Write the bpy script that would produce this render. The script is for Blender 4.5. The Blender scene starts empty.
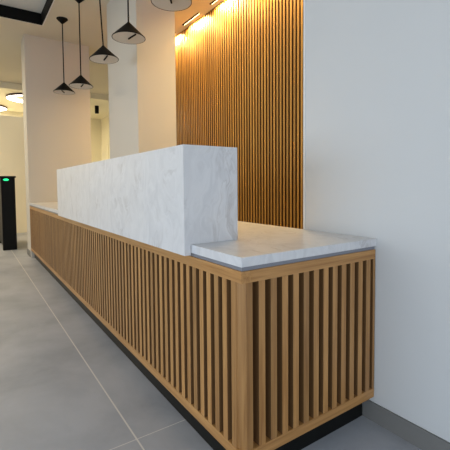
import bpy, bmesh, math, random
from mathutils import Vector, Matrix
random.seed(7)
S = bpy.context.scene
COL = S.collection

# ------------------------------------------------------------------ camera
cam = bpy.data.cameras.new('camera')
cam.sensor_fit = 'HORIZONTAL'; cam.sensor_width = 36
cam.lens = 377.303 * 36 / 450
cam.shift_x = (225 - 227.779) / 450
cam.shift_y = (203.159 - 225) / 450
cam.clip_start = .02
co = bpy.data.objects.new('camera', cam); COL.objects.link(co)
fw = Vector((-0.82446283, 0.563868, -0.04810331)); rt = Vector((0.56482182, 0.825174, -0.00801161)); up = Vector((-0.03517611, 0.03377507, 0.99881024))
M = Matrix((rt, up, -fw)).transposed().to_4x4(); M.translation = Vector((0.979, -0.721, 1.05))
co.matrix_world = M
S.camera = co

# ------------------------------------------------------------------ world, light, exposure
w = bpy.data.worlds.new('world'); S.world = w; w.use_nodes = True
w.node_tree.nodes['Background'].inputs[0].default_value = (.72, .86, 1, 1)
w.node_tree.nodes['Background'].inputs[1].default_value = .5
S.view_settings.view_transform = 'Standard'; S.view_settings.look = 'None'
S.view_settings.gamma = 1; S.view_settings.use_curve_mapping = False
S.view_settings.exposure = 0.07

def area(name, loc, size, energy, col, rot, spread=math.pi):
    l = bpy.data.lights.new(name, 'AREA'); l.shape = 'RECTANGLE'
    l.size, l.size_y = size; l.energy = energy; l.color = col; l.spread = spread
    o = bpy.data.objects.new(name, l); COL.objects.link(o); o.location = loc; o.rotation_euler = rot
    return o
R = math.radians
# daylight entering through the glazed front (faces +Y) and the glazed entrance end (faces -X)
area('daylight_front', (.2, -4.85, 1.15), (7.4, 1.6), 60, (.78, .90, 1), (R(88), 0, 0), R(100))
area('daylight_end', (3.85, -2.2, 1.5), (3.4, 2.4), 74, (.90, .95, 1), (R(90), 0, R(90)))
# unseen warm fill lamps added: inside the recess, and over the entrance side
area('recess_fill', (-2.9, -1.9, 3.37), (2.4, 2.2), 26, (1, .84, .62), (0, 0, 0))
area('entrance_fill', (-7.0, -2.2, 3.2), (1.6, 1.6), 120, (1, .82, .55), (0, 0, 0))  # fill added out of view to brighten the far partition
# warm ceiling washers in the slots above the slatted wall are made with their fixtures
WASH_W, WASH_COL = 28, (1, .69, .30)
FAR_W = 110

# ------------------------------------------------------------------ helpers
def link(name, me, mat, parent=None):
    o = bpy.data.objects.new(name, me); COL.objects.link(o)
    if mat: me.materials.append(mat)
    if parent: o.parent = parent
    return o
def obj(name, bm, mat, parent=None, smooth=False):
    me = bpy.data.meshes.new(name)
    bmesh.ops.recalc_face_normals(bm, faces=bm.faces)
    bm.to_mesh(me); bm.free()
    if smooth:
        for p in me.polygons: p.use_smooth = True
        try: me.set_sharp_from_angle(angle=R(35))
        except Exception: pass
    return link(name, me, mat, parent)
def box(bm, x0, x1, y0, y1, z0, z1, bev=0):
    b = bmesh.new(); bmesh.ops.create_cube(b, size=1)
    for v in b.verts:
        v.co = Vector(((x0+x1)/2 + v.co.x*(x1-x0), (y0+y1)/2 + v.co.y*(y1-y0), (z0+z1)/2 + v.co.z*(z1-z0)))
    if bev: bmesh.ops.bevel(b, geom=b.edges[:], offset=bev, segments=2, affect='EDGES', profile=.6)
    me = bpy.data.meshes.new('t'); b.to_mesh(me); b.free(); bm.from_mesh(me); bpy.data.meshes.remove(me)
    return bm
def B(*a, bev=0): return box(bmesh.new(), *a, bev=bev)
def shade_edges(o, m, axis):
    """slats have oak-veneered faces; their sides are painted dark as gap shade"""
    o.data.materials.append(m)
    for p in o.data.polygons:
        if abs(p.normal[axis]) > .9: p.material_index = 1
def prism(bm, pts, z0, z1):
    lo = [bm.verts.new((x, y, z0)) for x, y in pts]; hi = [bm.verts.new((x, y, z1)) for x, y in pts]
    n = len(pts); bm.faces.new(lo[::-1]); bm.faces.new(hi)
    for i in range(n): bm.faces.new((lo[i], lo[(i+1) % n], hi[(i+1) % n], hi[i]))
    return bm
def lathe(prof, n=48, closed=False):
    bm = bmesh.new(); rings = []
    for r, z in prof:
        if r < 1e-6: rings.append([bm.verts.new((0, 0, z))])
        else: rings.append([bm.verts.new((r*math.cos(2*math.pi*i/n), r*math.sin(2*math.pi*i/n), z)) for i in range(n)])
    seq = list(zip(rings, rings[1:]))
    if closed: seq.append((rings[-1], rings[0]))
    for a, b in seq:
        for i in range(n):
            j = (i+1) % n
            if len(a) == 1 and len(b) == 1: continue
            if len(a) == 1: bm.faces.new((a[0], b[i], b[j]))
            elif len(b) == 1: bm.faces.new((a[i], a[j], b[0]))
            else: bm.faces.new((a[i], a[j], b[j], b[i]))
    return bm
def empty(name, loc, label, cat, group=None):
    o = bpy.data.objects.new(name, None); COL.objects.link(o); o.location = loc; o.empty_display_size = .05
    return tag(o, label, cat, group)
def tag(o, label, cat, group=None):
    o['label'] = label; o['category'] = cat
    if group: o['group'] = group
    return o
def struct(name, bm, mat, label=None):
    o = obj(name, bm, mat); o['kind'] = 'structure'
    if label: o['label'] = label
    return o

# ------------------------------------------------------------------ materials
def mat(name, col=(.8, .8, .8), rough=.5, metal=0, spec=None, emit=None, es=1):
    m = bpy.data.materials.new(name); m.use_nodes = True
    p = m.node_tree.nodes['Principled BSDF']
    p.inputs['Base Color'].default_value = (*col, 1); p.inputs['Roughness'].default_value = rough
    p.inputs['Metallic'].default_value = metal
    if spec is not None: p.inputs['Specular IOR Level'].default_value = spec
    if emit: p.inputs['Emission Color'].default_value = (*emit, 1); p.inputs['Emission Strength'].default_value = es
    return m
class N:
    def __init__(s, m): s.t = m.node_tree; s.p = s.t.nodes['Principled BSDF']
    def n(s, kind, **kw):
        x = s.t.nodes.new(kind)
        for k, v in kw.items(): setattr(x, k, v)
        return x
    def l(s, a, b): s.t.links.new(a, b)
    def pos(s, scale=(1, 1, 1)):
        g = s.n('ShaderNodeNewGeometry'); mp = s.n('ShaderNodeMapping'); mp.inputs['Scale'].default_value = scale
        s.l(g.outputs['Position'], mp.inputs['Vector']); return mp.outputs[0]
    def noise(s, vec, scale, detail=4, rough=.5, dist=0):
        x = s.n('ShaderNodeTexNoise'); x.inputs['Scale'].default_value = scale; x.inputs['Detail'].default_value = detail
        x.inputs['Roughness'].default_value = rough; x.inputs['Distortion'].default_value = dist
        s.l(vec, x.inputs['Vector']); return x
    def ramp(s, fac, stops):
        r = s.n('ShaderNodeValToRGB'); e = r.color_ramp.elements
        while len(e) < len(stops): e.new(.5)
        for i, (q, c) in enumerate(stops): e[i].position = q; e[i].color = (*c, 1) if len(c) == 3 else c
        s.l(fac, r.inputs[0]); return r.outputs[0]
    def mix(s, fac, a, b, mode='MIX'):
        x = s.n('ShaderNodeMix', data_type='RGBA', blend_type=mode)
        for sock, v in ((x.inputs[0], fac), (x.inputs[6], a), (x.inputs[7], b)):
            if hasattr(v, 'links'): s.l(v, sock)
            elif isinstance(v, (int, float)): sock.default_value = v
            else: sock.default_value = (*v, 1)
        return x.outputs[2]
    def math(s, op, a, b=0):
        x = s.n('ShaderNodeMath', operation=op)
        for sock, v in ((x.inputs[0], a), (x.inputs[1], b)):
            if hasattr(v, 'links'): s.l(v, sock)
            else: sock.default_value = v
        return x.outputs[0]
    def bump(s, h, strength, dist=.01):
        b = s.n('ShaderNodeBump'); b.inputs['Strength'].default_value = strength; b.inputs['Distance'].default_value = dist
        s.l(h, b.inputs['Height']); s.l(b.outputs[0], s.p.inputs['Normal'])

def plaster(name, col, rough=.7):
    m = mat(name, col, rough); k = N(m)
    a = k.noise(k.pos(), 160, 3); k.bump(a.outputs[0], .10, .002)
    b = k.noise(k.pos(), 1.3, 2)
    k.l(k.mix(b.outputs[0], [c*.97 for c in col], [min(1, c*1.02) for c in col]), k.p.inputs['Base Color'])
    return m
def wood(name, light, dark, horiz=None, pitch=.0535, rough=.42, axis=0, org=0.0, sgn=1, fine=.28):
    """oak: long grain along Z (or along X / Y for rails), tone changes slat by slat"""
    m = mat(name, light, rough); k = N(m)
    sc = {None: (60, 60, 2.2), 'x': (2.2, 60, 60), 'y': (60, 2.2, 60)}[horiz]
    g1 = k.noise(k.pos(sc), 1.0, 6, .6, .6)
    sc2 = tuple(c*4 for c in sc)
    g2 = k.noise(k.pos(sc2), 1.0, 3, .6)
    c = k.mix(k.ramp(g1.outputs[0], [(.3, (0, 0, 0)), (.72, (1, 1, 1))]), light, dark)
    c = k.mix(k.math('MULTIPLY', g2.outputs[0], fine), c, [d*.55 for d in dark])
    if horiz is None:
        g = k.n('ShaderNodeNewGeometry'); sp = k.n('ShaderNodeSeparateXYZ'); k.l(g.outputs['Position'], sp.inputs[0])
        su = k.math('MULTIPLY', k.math('SUBTRACT', sp.outputs[axis], org), sgn)
        fl = k.math('FLOOR', k.math('DIVIDE', k.math('ADD', su, .009), pitch))
        wn = k.n('ShaderNodeTexWhiteNoise', noise_dimensions='1D'); k.l(fl, wn.inputs['W'])
        f = k.math('ADD', k.math('MULTIPLY', wn.outputs[0], .38), .74)
        cb = k.n('ShaderNodeCombineColor')
        for i in range(3): k.l(f, cb.inputs[i])
        c = k.mix(1.0, c, cb.outputs[0], 'MULTIPLY')
    k.l(c, k.p.inputs['Base Color']); k.bump(g2.outputs[0], .12, .002)
    return m
def marble(name):
    m = mat(name, (.75, .75, .76), .28); k = N(m)
    p = k.pos((1, 1, .75))
    def warp(amount, scale):
        w1 = k.noise(p, scale, 3, .5, 0)
        sub = k.n('ShaderNodeVectorMath', operation='SUBTRACT'); k.l(w1.outputs['Color'], sub.inputs[0]); sub.inputs[1].default_value = (.5, .5, .5)
        sc = k.n('ShaderNodeVectorMath', operation='SCALE'); sc.inputs['Scale'].default_value = amount; k.l(sub.outputs[0], sc.inputs[0])
        ad = k.n('ShaderNodeVectorMath', operation='ADD'); k.l(p, ad.inputs[0]); k.l(sc.outputs[0], ad.inputs[1]); return ad.outputs[0]
    q = warp(.55, 3.2)
    st = k.n('ShaderNodeMapping'); st.inputs['Rotation'].default_value = (.3, .95, .4); st.inputs['Scale'].default_value = (1, 1, .40); k.l(q, st.inputs['Vector'])
    flow = k.noise(st.outputs[0], 16, 5, .6, .8)
    c = k.mix(k.ramp(flow.outputs[0], [(.38, (0, 0, 0)), (.62, (1, 1, 1))]), (.575, .585, .62), (.665, .675, .71))
    cloud = k.noise(q, 4.0, 4, .6, .5)
    c = k.mix(k.math('MULTIPLY', k.ramp(cloud.outputs[0], [(.4, (0, 0, 0)), (.65, (1, 1, 1))]), .5), c, (.665, .668, .69))
    v1 = k.noise(st.outputs[0], 6, 6, .6, .8)
    a = k.math('ABSOLUTE', k.math('SUBTRACT', v1.outputs[0], .5))
    veins = k.ramp(a, [(0, (1, 1, 1)), (.010, (.6, .6, .6)), (.035, (0, 0, 0))])
    gate = k.noise(p, 7, 2, .5)
    vf = k.math('MULTIPLY', veins, k.ramp(gate.outputs[0], [(.46, (0, 0, 0)), (.68, (1, 1, 1))]))
    c = k.mix(k.math('MULTIPLY', vf, .55), c, (.36, .34, .345))
    k.l(c, k.p.inputs['Base Color'])
    return m
def floor_mat():
    m = mat('grey_porcelain_tile', (.2, .2, .2), .42); k = N(m)
    g = k.n('ShaderNodeNewGeometry'); sp = k.n('ShaderNodeSeparateXYZ'); k.l(g.outputs['Position'], sp.inputs[0])
    def joint(sock, off, per, wd):
        f = k.math('PINGPONG', k.math('ADD', sock, off), per/2)
        return k.math('LESS_THAN', f, wd)
    j = k.math('MAXIMUM', joint(sp.outputs[1], .183, 1.2, .0034), joint(sp.outputs[0], .49, 4.8, .0022))
    a = k.noise(k.pos(), 1.6, 6, .6, .3); b = k.noise(k.pos(), 9, 6, .65)
    c = k.mix(k.ramp(a.outputs[0], [(.36, (0, 0, 0)), (.62, (1, 1, 1))]), (.415, .44, .50), (.275, .30, .355))
    c = k.mix(k.math('MULTIPLY', b.outputs[0], .35), c, (.44, .46, .50))
    c = k.mix(j, c, (.68, .67, .65))
    k.l(c, k.p.inputs['Base Color'])
    r = k.math('ADD', k.math('MULTIPLY', b.outputs[0], .15), .38); k.l(r, k.p.inputs['Roughness'])
    k.bump(b.outputs[0], .05, .002)
    return m
def ceiling_mat(name, col):
    return plaster(name, col, .85)

PL = plaster('white_wall_paint', (.545, .56, .58))
PLP = plaster('pillar_paint', (.58, .545, .49))
PLF = plaster('far_hall_paint', (.84, .79, .64))
CEIL = ceiling_mat('ceiling_paint', (.66, .60, .49))
RECESS = ceiling_mat('recess_paint', (.74, .75, .74))
BLACK = mat('black_metal', (.004, .004, .004), .6, spec=.12)
BLKGLOSS = mat('black_powder_coat', (.004, .004, .004), .5, spec=.15)
KICK = mat('black_plinth', (.004, .0045, .004), .4, spec=.2)
OAK_L, OAK_D = (.56, .30, .105), (.31, .14, .038)
OAK = wood('oak_front_slats', OAK_L, OAK_D, axis=0, org=-.062-.0255, sgn=-1)
OAKE = wood('oak_end_slats', OAK_L, OAK_D, axis=1, org=.0725)
OAKX = wood('oak_rail_long', OAK_L, OAK_D, 'x')
OAKY = wood('oak_rail_end', OAK_L, OAK_D, 'y')
OAKW = wood('oak_wall_slats', (.60, .34, .080), (.38, .185, .034), pitch=.048, axis=0, org=-5.072, fine=.12)
EDGE = mat('slat_edge_gap_shade', (.135, .066, .022), .6)  # shade of the desk slat gaps, painted onto the slat sides
EDGEW = mat('wall_slat_edge_gap_shade', (.10, .036, .010), .6)  # same painted gap shade, redder, for the wall slat sides
DARKW = mat('dark_gap_backing', (.030, .014, .006), .7)  # brown backing, deepened to near black as shade between the slats
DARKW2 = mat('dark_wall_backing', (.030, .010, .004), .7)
MARBLE = marble('grey_veined_marble')
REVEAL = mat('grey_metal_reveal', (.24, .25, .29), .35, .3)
FLOOR = floor_mat()
SKIRT = plaster('grey_skirting_tile', (.165, .163, .16), .45)
DIFF = mat('opal_diffuser', (.55, .53, .52), .5)
RIM = mat('diffuser_rim', (.02, .018, .016), .4)
GLOWW = mat('warm_led', (1, .8, .5), .5, emit=(1, .78, .42), es=8)
RINGE = mat('ring_led', (1, 1, 1), .5, emit=(1, .95, .86), es=5)
GREEN = mat('green_led', (0, .4, .15), .4, emit=(.02, .9, .30), es=1.6)
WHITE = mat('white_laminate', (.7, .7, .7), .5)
ALU = mat('dark_aluminium', (.05, .05, .055), .4, .6)
GLASS = bpy.data.materials.new('window_glass'); GLASS.use_nodes = True
gp = GLASS.node_tree.nodes['Principled BSDF']; gp.inputs['Transmission Weight'].default_value = 1; gp.inputs['Roughness'].default_value = 0; gp.inputs['IOR'].default_value = 1.45; gp.inputs['Base Color'].default_value = (.9, .95, .95, 1)

# ------------------------------------------------------------------ room shell
HC = 3.243; LC = 3.119
WY = .727      # face of the white wall at the desk end
SY = 1.865     # face of the slats
struct('floor', B(-12.2, 4.2, -5.2, 3.0, -.12, 0), FLOOR)
# main ceiling with the rectangular recess (x -4.765..-.6, y -3.2..0.172)
rx0, rx1, ry0, ry1, rz = -4.765, -.4, -3.2, .172, 3.392
bm = bmesh.new()
box(bm, -8.28, rx0, -5.2, 3.0, HC, rz+.2); box(bm, rx1, 4.2, -5.2, 3.0, HC, rz+.2)
box(bm, rx0, rx1, -5.2, ry0, HC, rz+.2); box(bm, rx0, rx1, ry1, 3.0, HC, rz+.2)
struct('ceiling', bm, CEIL)
struct('ceiling_recess', B(rx0, rx1, ry0, ry1, rz, rz+.2), RECESS)
bm = bmesh.new(); t = .012; zt = rz-.002
box(bm, rx0, rx0+t, ry0, ry1, HC-.004, zt); box(bm, rx1-t, rx1, ry0, ry1, HC-.004, zt)
box(bm, rx0+t, rx1-t, ry0, ry0+t, HC-.004, zt); box(bm, rx0+t, rx1-t, ry1-t, ry1, HC-.004, zt)
struct('trim_1', bm, BLACK, 'black lining around the ceiling recess')
bm = bmesh.new(); t = .014
box(bm, rx0-t, rx0, ry0-t, ry1+t, HC-.004, HC); box(bm, rx1, rx1+t, ry0-t, ry1+t, HC-.004, HC)
box(bm, rx0, rx1, ry0-t, ry0, HC-.004, HC); box(bm, rx0, rx1, ry1, ry1+t, HC-.004, HC)
struct('trim_2', bm, WHITE, 'pale edge bead around the ceiling recess')
# lower ceiling of the far hall
struct('ceiling_far', B(-12.2, -8.28, -5.2, 3.0, LC, rz+.2), PLF)
# walls
struct('wall_right', B(-.424, 4.2, WY, SY+.05, 0, HC), PL)
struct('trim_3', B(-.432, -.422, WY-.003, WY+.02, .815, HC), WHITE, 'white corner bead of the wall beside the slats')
struct('wall_back', B(-5.1, 4.2, SY+.06, SY+.25, 0, HC), PL)
struct('wall_pillar_rear', B(-3.712, -2.752, WY+.001, 1.160, 0, HC), PLP)
struct('wall_pillar_front', B(-5.62, -5.228, 0, .902, 0, HC), PLP)
struct('wall_far_end', B(-12.2, -11.05, -5.2, 3.0, 0, LC), PLF)
struct('wall_far_side', B(-11.05, -5.10, 2.74, 3.0, 0, LC), PLF)
struct('wall_far_partition', B(-8.95, -8.75, -5.0, 1.15, 0, 2.622), PLF)
struct('wall_far_rear', B(-5.10, -4.9, SY+.25, 3.0, 0, HC), PLF)
# skirting
bm = B(-.054, 4.2, WY-.010, WY, 0, .083)
struct('baseboard_right', bm, SKIRT)
bm = bmesh.new(); box(bm, -5.63, -5.30, -.010, 0, 0, .083); box(bm, -5.63, -5.62, 0, .902, 0, .083)
struct('baseboard_pillar', bm, SKIRT)
# glazed front and end walls behind the camera
def glazed(prefix, axis, at, a0, a1, n, wn):
    bm = bmesh.new()
    def bb(u0, u1, z0, z1, d0=-.05, d1=.05):
        if axis == 'y': box(bm, u0, u1, at+d0, at+d1, z0, z1)
        else: box(bm, at+d0, at+d1, u0, u1, z0, z1)
    bb(a0, a1, 0, .15); bb(a0, a1, 2.9, HC)
    for i in range(n+1):
        u = a0 + (a1-a0)*i/n; bb(max(a0, u-.04), min(a1, u+.04), .15, 2.9)
    struct(prefix, bm, ALU)
    bm = bmesh.new()
    for i in range(n):
        u0 = a0+(a1-a0)*i/n+.04; u1 = a0+(a1-a0)*(i+1)/n-.04; bb(u0, u1, .15, 2.9, -.006, .006)
    struct('window_%d' % wn, bm, GLASS)
glazed('wall_front', 'y', -5.1, -12.2, 4.2, 8, 1)
glazed('wall_end', 'x', 4.1, -5.0, WY, 3, 2)
# flush door in the far side wall
dr = struct('door_1', B(-12.0+.6, -10.5+.15, 2.728, 2.738, 0, 2.3), PLF)

# ------------------------------------------------------------------ reception desk
L = 5.226; ZT, ZB = .766, .111; RW = .040
desk = empty('reception_desk', (-2.6, .36, 0), 'long oak reception desk body with vertical slats on its front and end, black recessed plinth', 'reception desk')
desk_inv = Matrix.Translation((2.6, -.36, 0))
def dpart(name, bm, m, label=None, parent=desk):
    bm.transform(desk_inv); o = obj(name, bm, m, parent)
    if label: o['label'] = label
    return o
DE = .722
P = .0535
# carcass behind slats
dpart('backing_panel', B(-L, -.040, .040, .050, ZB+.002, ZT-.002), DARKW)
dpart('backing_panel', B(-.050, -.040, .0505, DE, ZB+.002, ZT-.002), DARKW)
dpart('rear_panel', B(-L, -.40, .700, DE, ZB, ZT), WHITE)
dpart('base_panel', B(-L, -.052, .052, .698, ZB, ZB+.02), WHITE)
# rails
dpart('top_rail', B(-L, 0, 0, .0395, ZT-RW, ZT, bev=.0012), OAKX)
dpart('top_rail', B(-.0395, 0, .040, DE, ZT-RW, ZT, bev=.0012), OAKY)
dpart('bottom_rail', B(-L, 0, 0, .0395, ZB, ZB+RW, bev=.0012), OAKX)
dpart('bottom_rail', B(-.0395, 0, .040, DE, ZB, ZB+RW, bev=.0012), OAKY)
z0, z1 = ZB+RW+.0003, ZT-RW-.0003
# corner post with chamfer
bm = bmesh.new(); prism(bm, [(-.062, .001), (-.036, .001), (-.034, .007), (-.008, .014), (-.002, .021), (-.002, .047), (-.039, .047), (-.039, .039), (-.062, .039)], z0, z1)
dpart('corner_post', bm, OAK, 'chamfered oak corner post')
# slats: nearest ones as single parts in one mesh per face pattern
SW, GW = .0280, .0255
bm = bmesh.new(); x = -.062-GW
while x-SW > -L+.01:
    box(bm, x-SW, x, .0006, .0390, z0, z1); x -= P
box(bm, -L, -L+.012, .0006, .0390, z0, z1)
shade_edges(dpart('front_slats', bm, OAK), EDGE, 0)
bm = bmesh.new(); y = .047+.0255
while y+SW < DE-.012:
    box(bm, -.0390, -.0006, y, y+SW, z0, z1); y += P
box(bm, -.0390, -.0006, DE-.014, DE, z0, z1)
shade_edges(dpart('end_slats', bm, OAKE), EDGE, 1)
# plinth
bm = bmesh.new(); box(bm, -L, -.055, 0.044, .056, 0, ZB-.001); box(bm, -.067, -.055, .0565, DE-.007, 0, ZB-.001)
dpart('plinth', bm, KICK, 'black recessed plinth')

# worktop
top = empty('marble_worktop', (-2.6, .36, ZT), 'thin grey veined marble worktop lying along the slatted desk, ending at the white wall', 'worktop')
ti = Matrix.Translation((2.6, -.36, -ZT))
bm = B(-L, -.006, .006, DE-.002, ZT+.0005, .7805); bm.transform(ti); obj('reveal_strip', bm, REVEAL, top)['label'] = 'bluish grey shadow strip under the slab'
bm = B(-L, .002, -.001, WY-.001, .781, .814, bev=.0015); bm.transform(ti); obj('slab', bm, MARBLE, top)

# raised block
bx0, bx1, by0, by1, bz0, bz1 = -2.903, -.333, -.031, .227, .784, 1.209
blk = empty('marble_counter_block', (-1.6, .1, .8145), 'tall raised marble block with swirling grey veins standing on the front edge of the worktop', 'transaction counter')
bi = Matrix.Translation((1.6, -.1, -.8145))
def kp(name, bm): bm.transform(bi); return obj(name, bm, MARBLE, blk)
sx = -.75-.0
T = .0275
bm = prism(bmesh.new(), [(sx+.0006, by0), (bx1, by0), (bx1-T, -.0035), (sx+.0006, -.0035)], .8145, bz1); box(bm, sx+.0006, bx1, by0, -.0035, bz0-.012, .8145); kp('front_panel', bm)
bm = prism(bmesh.new(), [(bx0, by0), (sx-.0006, by0), (sx-.0006, -.0035), (bx0+T, -.0035)], .8145, bz1); box(bm, bx0, sx-.0006, by0, -.0035, bz0-.012, .8145); kp('front_panel', bm)
kp('end_panel', prism(bmesh.new(), [(bx1, by0), (bx1, by1), (bx1-T, by1), (bx1-T, -.0035)], .8145, bz1))
kp('end_panel', prism(bmesh.new(), [(bx0, by0), (bx0+T, -.0035), (bx0+T, by1), (bx0, by1)], .8145, bz1))
kp('top_panel', B(bx0+T+.0005, bx1-T-.0005, -.003, by1, bz1-.022, bz1, bev=.001))
kp('rear_panel', B(bx0+T+.0005, bx1-T-.0005, by1-.022, by1, .8145, bz1-.0225, bev=.001))

# ------------------------------------------------------------------ slatted wall panel
sw = empty('slatted_wall_panel', (-2.8, SY+.03, 0), 'floor to ceiling vertical oak slat cladding behind the desk, washed by warm light', 'wall panel')
si = Matrix.Translation((2.8, -SY-.03, 0))
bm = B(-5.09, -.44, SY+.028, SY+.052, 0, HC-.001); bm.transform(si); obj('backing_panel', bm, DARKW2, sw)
bm = bmesh.new(); x = -5.072
while x+.025 < -.44:
    box(bm, x, x+.025, SY-.012, SY+.0275, .001, HC-.002); x += .048
bm.transform(si); shade_edges(obj('slats', bm, OAKW, sw), EDGEW, 0)

# ------------------------------------------------------------------ pendants
def pendant(x, y, zb, ang, label, tilt=0):
    t = empty('pendant_lamp', (x, y, HC), label, 'pendant lamp', 'black cone pendants above the desk')
    r = .134; dz = zb-HC
    if tilt:   # hangs a little out of plumb
        q = Matrix.Rotation(tilt, 4, Vector((-.825, .564, 0))); t.rotation_euler = q.to_euler()
        off = q @ Vector((0, 0, dz)); t.location = (x-off.x, y-off.y, HC-.004)
    obj('ceiling_rose', lathe([(0, 0), (.070, 0), (.070, -.008), (.010, -.066), (0, -.066)], 32), BLACK, t, True)
    obj('rod', lathe([(0, -.067), (.0066, -.067), (.0066, dz+.127), (0, dz+.127)], 14), BLACK, t, True)
    sh = obj('shade', lathe([(.008, dz+.132), (.0115, dz+.125), (r, dz+.006), (r, dz), (r-.004, dz), (r-.004, dz+.006), (.008, dz+.122)], 64, True), BLACK, t, True)
    obj('diffuser', lathe([(0, dz+.001), (r-.0045, dz+.001), (r-.0045, dz+.004), (0, dz+.004)], 64), DIFF, t, True)['label'] = 'pale disc closing the underside of the shade'
    bm = bmesh.new(); box(bm, -.006, r-.012, -.0055, .0055, dz-.009, dz+.0005, bev=.002)
    bm.transform(Matrix.Rotation(ang, 4, 'Z')); obj('switch_arm', bm, BLACK, t)
for a in [(-1.332, .422, 2.26, R(-35), 'nearest and largest black cone pendant, cut by the top of the picture'),
          (-2.083, .401, 2.26, R(7), 'black cone pendant in front of the rear pillar, second nearest'),
          (-2.709, .384, 2.26, R(-3), 'black cone pendant at the left edge of the rear pillar, middle of the five', R(-3)),
          (-3.70, .404, 2.222, R(-3), 'black cone pendant overlapping the right edge of the front pillar'),
          (-4.41, .358, 2.29, R(-25), 'farthest black cone pendant, its whole rod and ceiling rose visible against the front pillar')]:
    pendant(*a)

# ------------------------------------------------------------------ linear washers in the ceiling
def washer(x0, x1, label):
    yc = 1.772
    t = empty('linear_downlight', ((x0+x1)/2, yc, HC), label, 'ceiling light', 'slot lights above the slatted wall')
    h = (x1-x0)/2; bm = bmesh.new()
    box(bm, -h, h, -.020, -.014, -.006, 0); box(bm, -h, h, .014, .020, -.006, 0)
    box(bm, -h, -h+.006, -.014, .014, -.006, 0); box(bm, h-.006, h, -.014, .014, -.006, 0)
    obj('frame', bm, BLACK, t)
    obj('louvre', B(-h+.007, h-.007, -.013, .004, -.0055, -.0005), BLACK, t)
    obj('led_strip', B(-h+.007, h-.007, .005, .0135, -.003, -.0005), GLOWW, t)
    l = bpy.data.lights.new('slot_light', 'AREA'); l.shape = 'RECTANGLE'; l.size = .40; l.size_y = .02; l.energy = WASH_W; l.color = WASH_COL; l.spread = R(160)
    o = bpy.data.objects.new('slot_light', l); COL.objects.link(o); o.parent = t; o.location = (0, 0.018, -.012); o.rotation_euler = (R(12), 0, 0)
for i, x0 in enumerate((-3.712, -2.998, -2.284, -1.57, -4.426)):
    washer(x0, x0+.44, ['black slot light in the ceiling nearest the rear pillar', 'black slot light in the ceiling cut by the top of the picture',
                        'third black ceiling slot light along the slatted wall, above the picture', 'ceiling slot light over the right end of the slatted wall, above the picture', 'ceiling slot light hidden behind the rear pillar'][i])

# ------------------------------------------------------------------ far hall: ring lamps, downlight
def ring(x, y, R0, w_, label, e):
    t = empty('ring_lamp', (x, y, LC-.002), label, 'ceiling light', 'ring lights in the far hall')
    obj('housing', lathe([(R0, 0), (R0, -.045), (R0-.008, -.045), (R0-.008, -.004), (R0-w_, -.004), (R0-w_, 0)], 72, True), mat('ring_bronze', (.10, .05, .06), .4), t, True)
    obj('diffuser', lathe([(R0-.009, -.008), (R0-.009, -.042), (R0-w_, -.030), (R0-w_, -.008)], 72, True), RINGE, t, True)
ring(-8.98, .53, .50, .17, 'larger glowing ring light on the far ceiling, half hidden by the front pillar', 0)
ring(-10.55, -.33, .50, .17, 'glowing ring light on the far ceiling at the left edge of the picture', 0)
t = empty('surface_downlight', (-9.07, 2.07, LC), 'small black cylinder spot under the far ceiling between the two pillars', 'ceiling light')
obj('body', lathe([(0, 0), (.05, 0), (.05, -.19), (.042, -.19), (.040, -.175), (0, -.175)], 32), BLACK, t, True)
area('far_hall_light', (-10.0, -.8, 3.0), (2.0, 2.4), FAR_W, (1, .84, .52), (0, 0, 0))

# ------------------------------------------------------------------ speed gate
g = empty('speed_gate', (-6.2, -.25, 0), 'black entrance gate with a small green light, left of the front pillar', 'turnstile gate')
obj('post', B(-.12, .0, -.045, .158, 0, 1.196, bev=.008), BLKGLOSS, g)
obj('post', B(-1.10, -.98, -.045, .02, 0, 1.196, bev=.008), BLKGLOSS, g)
obj('top_cap', B(-1.12, .02, -.30, .172, 1.197, 1.226, bev=.004), BLKGLOSS, g)
obj('side_rail', B(-.975, -.125, -.035, .0, .05, 1.19, bev=.004), BLKGLOSS, g)
bm = lathe([(0, 0), (.030, 0), (.030, .004), (0, .004)], 24); bm.transform(Matrix.Translation((.0, .03, 1.166)) @ Matrix.Rotation(R(90), 4, 'Y') @ Matrix.Diagonal((.6, 1.3, 1, 1)))
obj('status_light', bm, GREEN, g)['label'] = 'green status light'
bpy.context.view_layer.update()
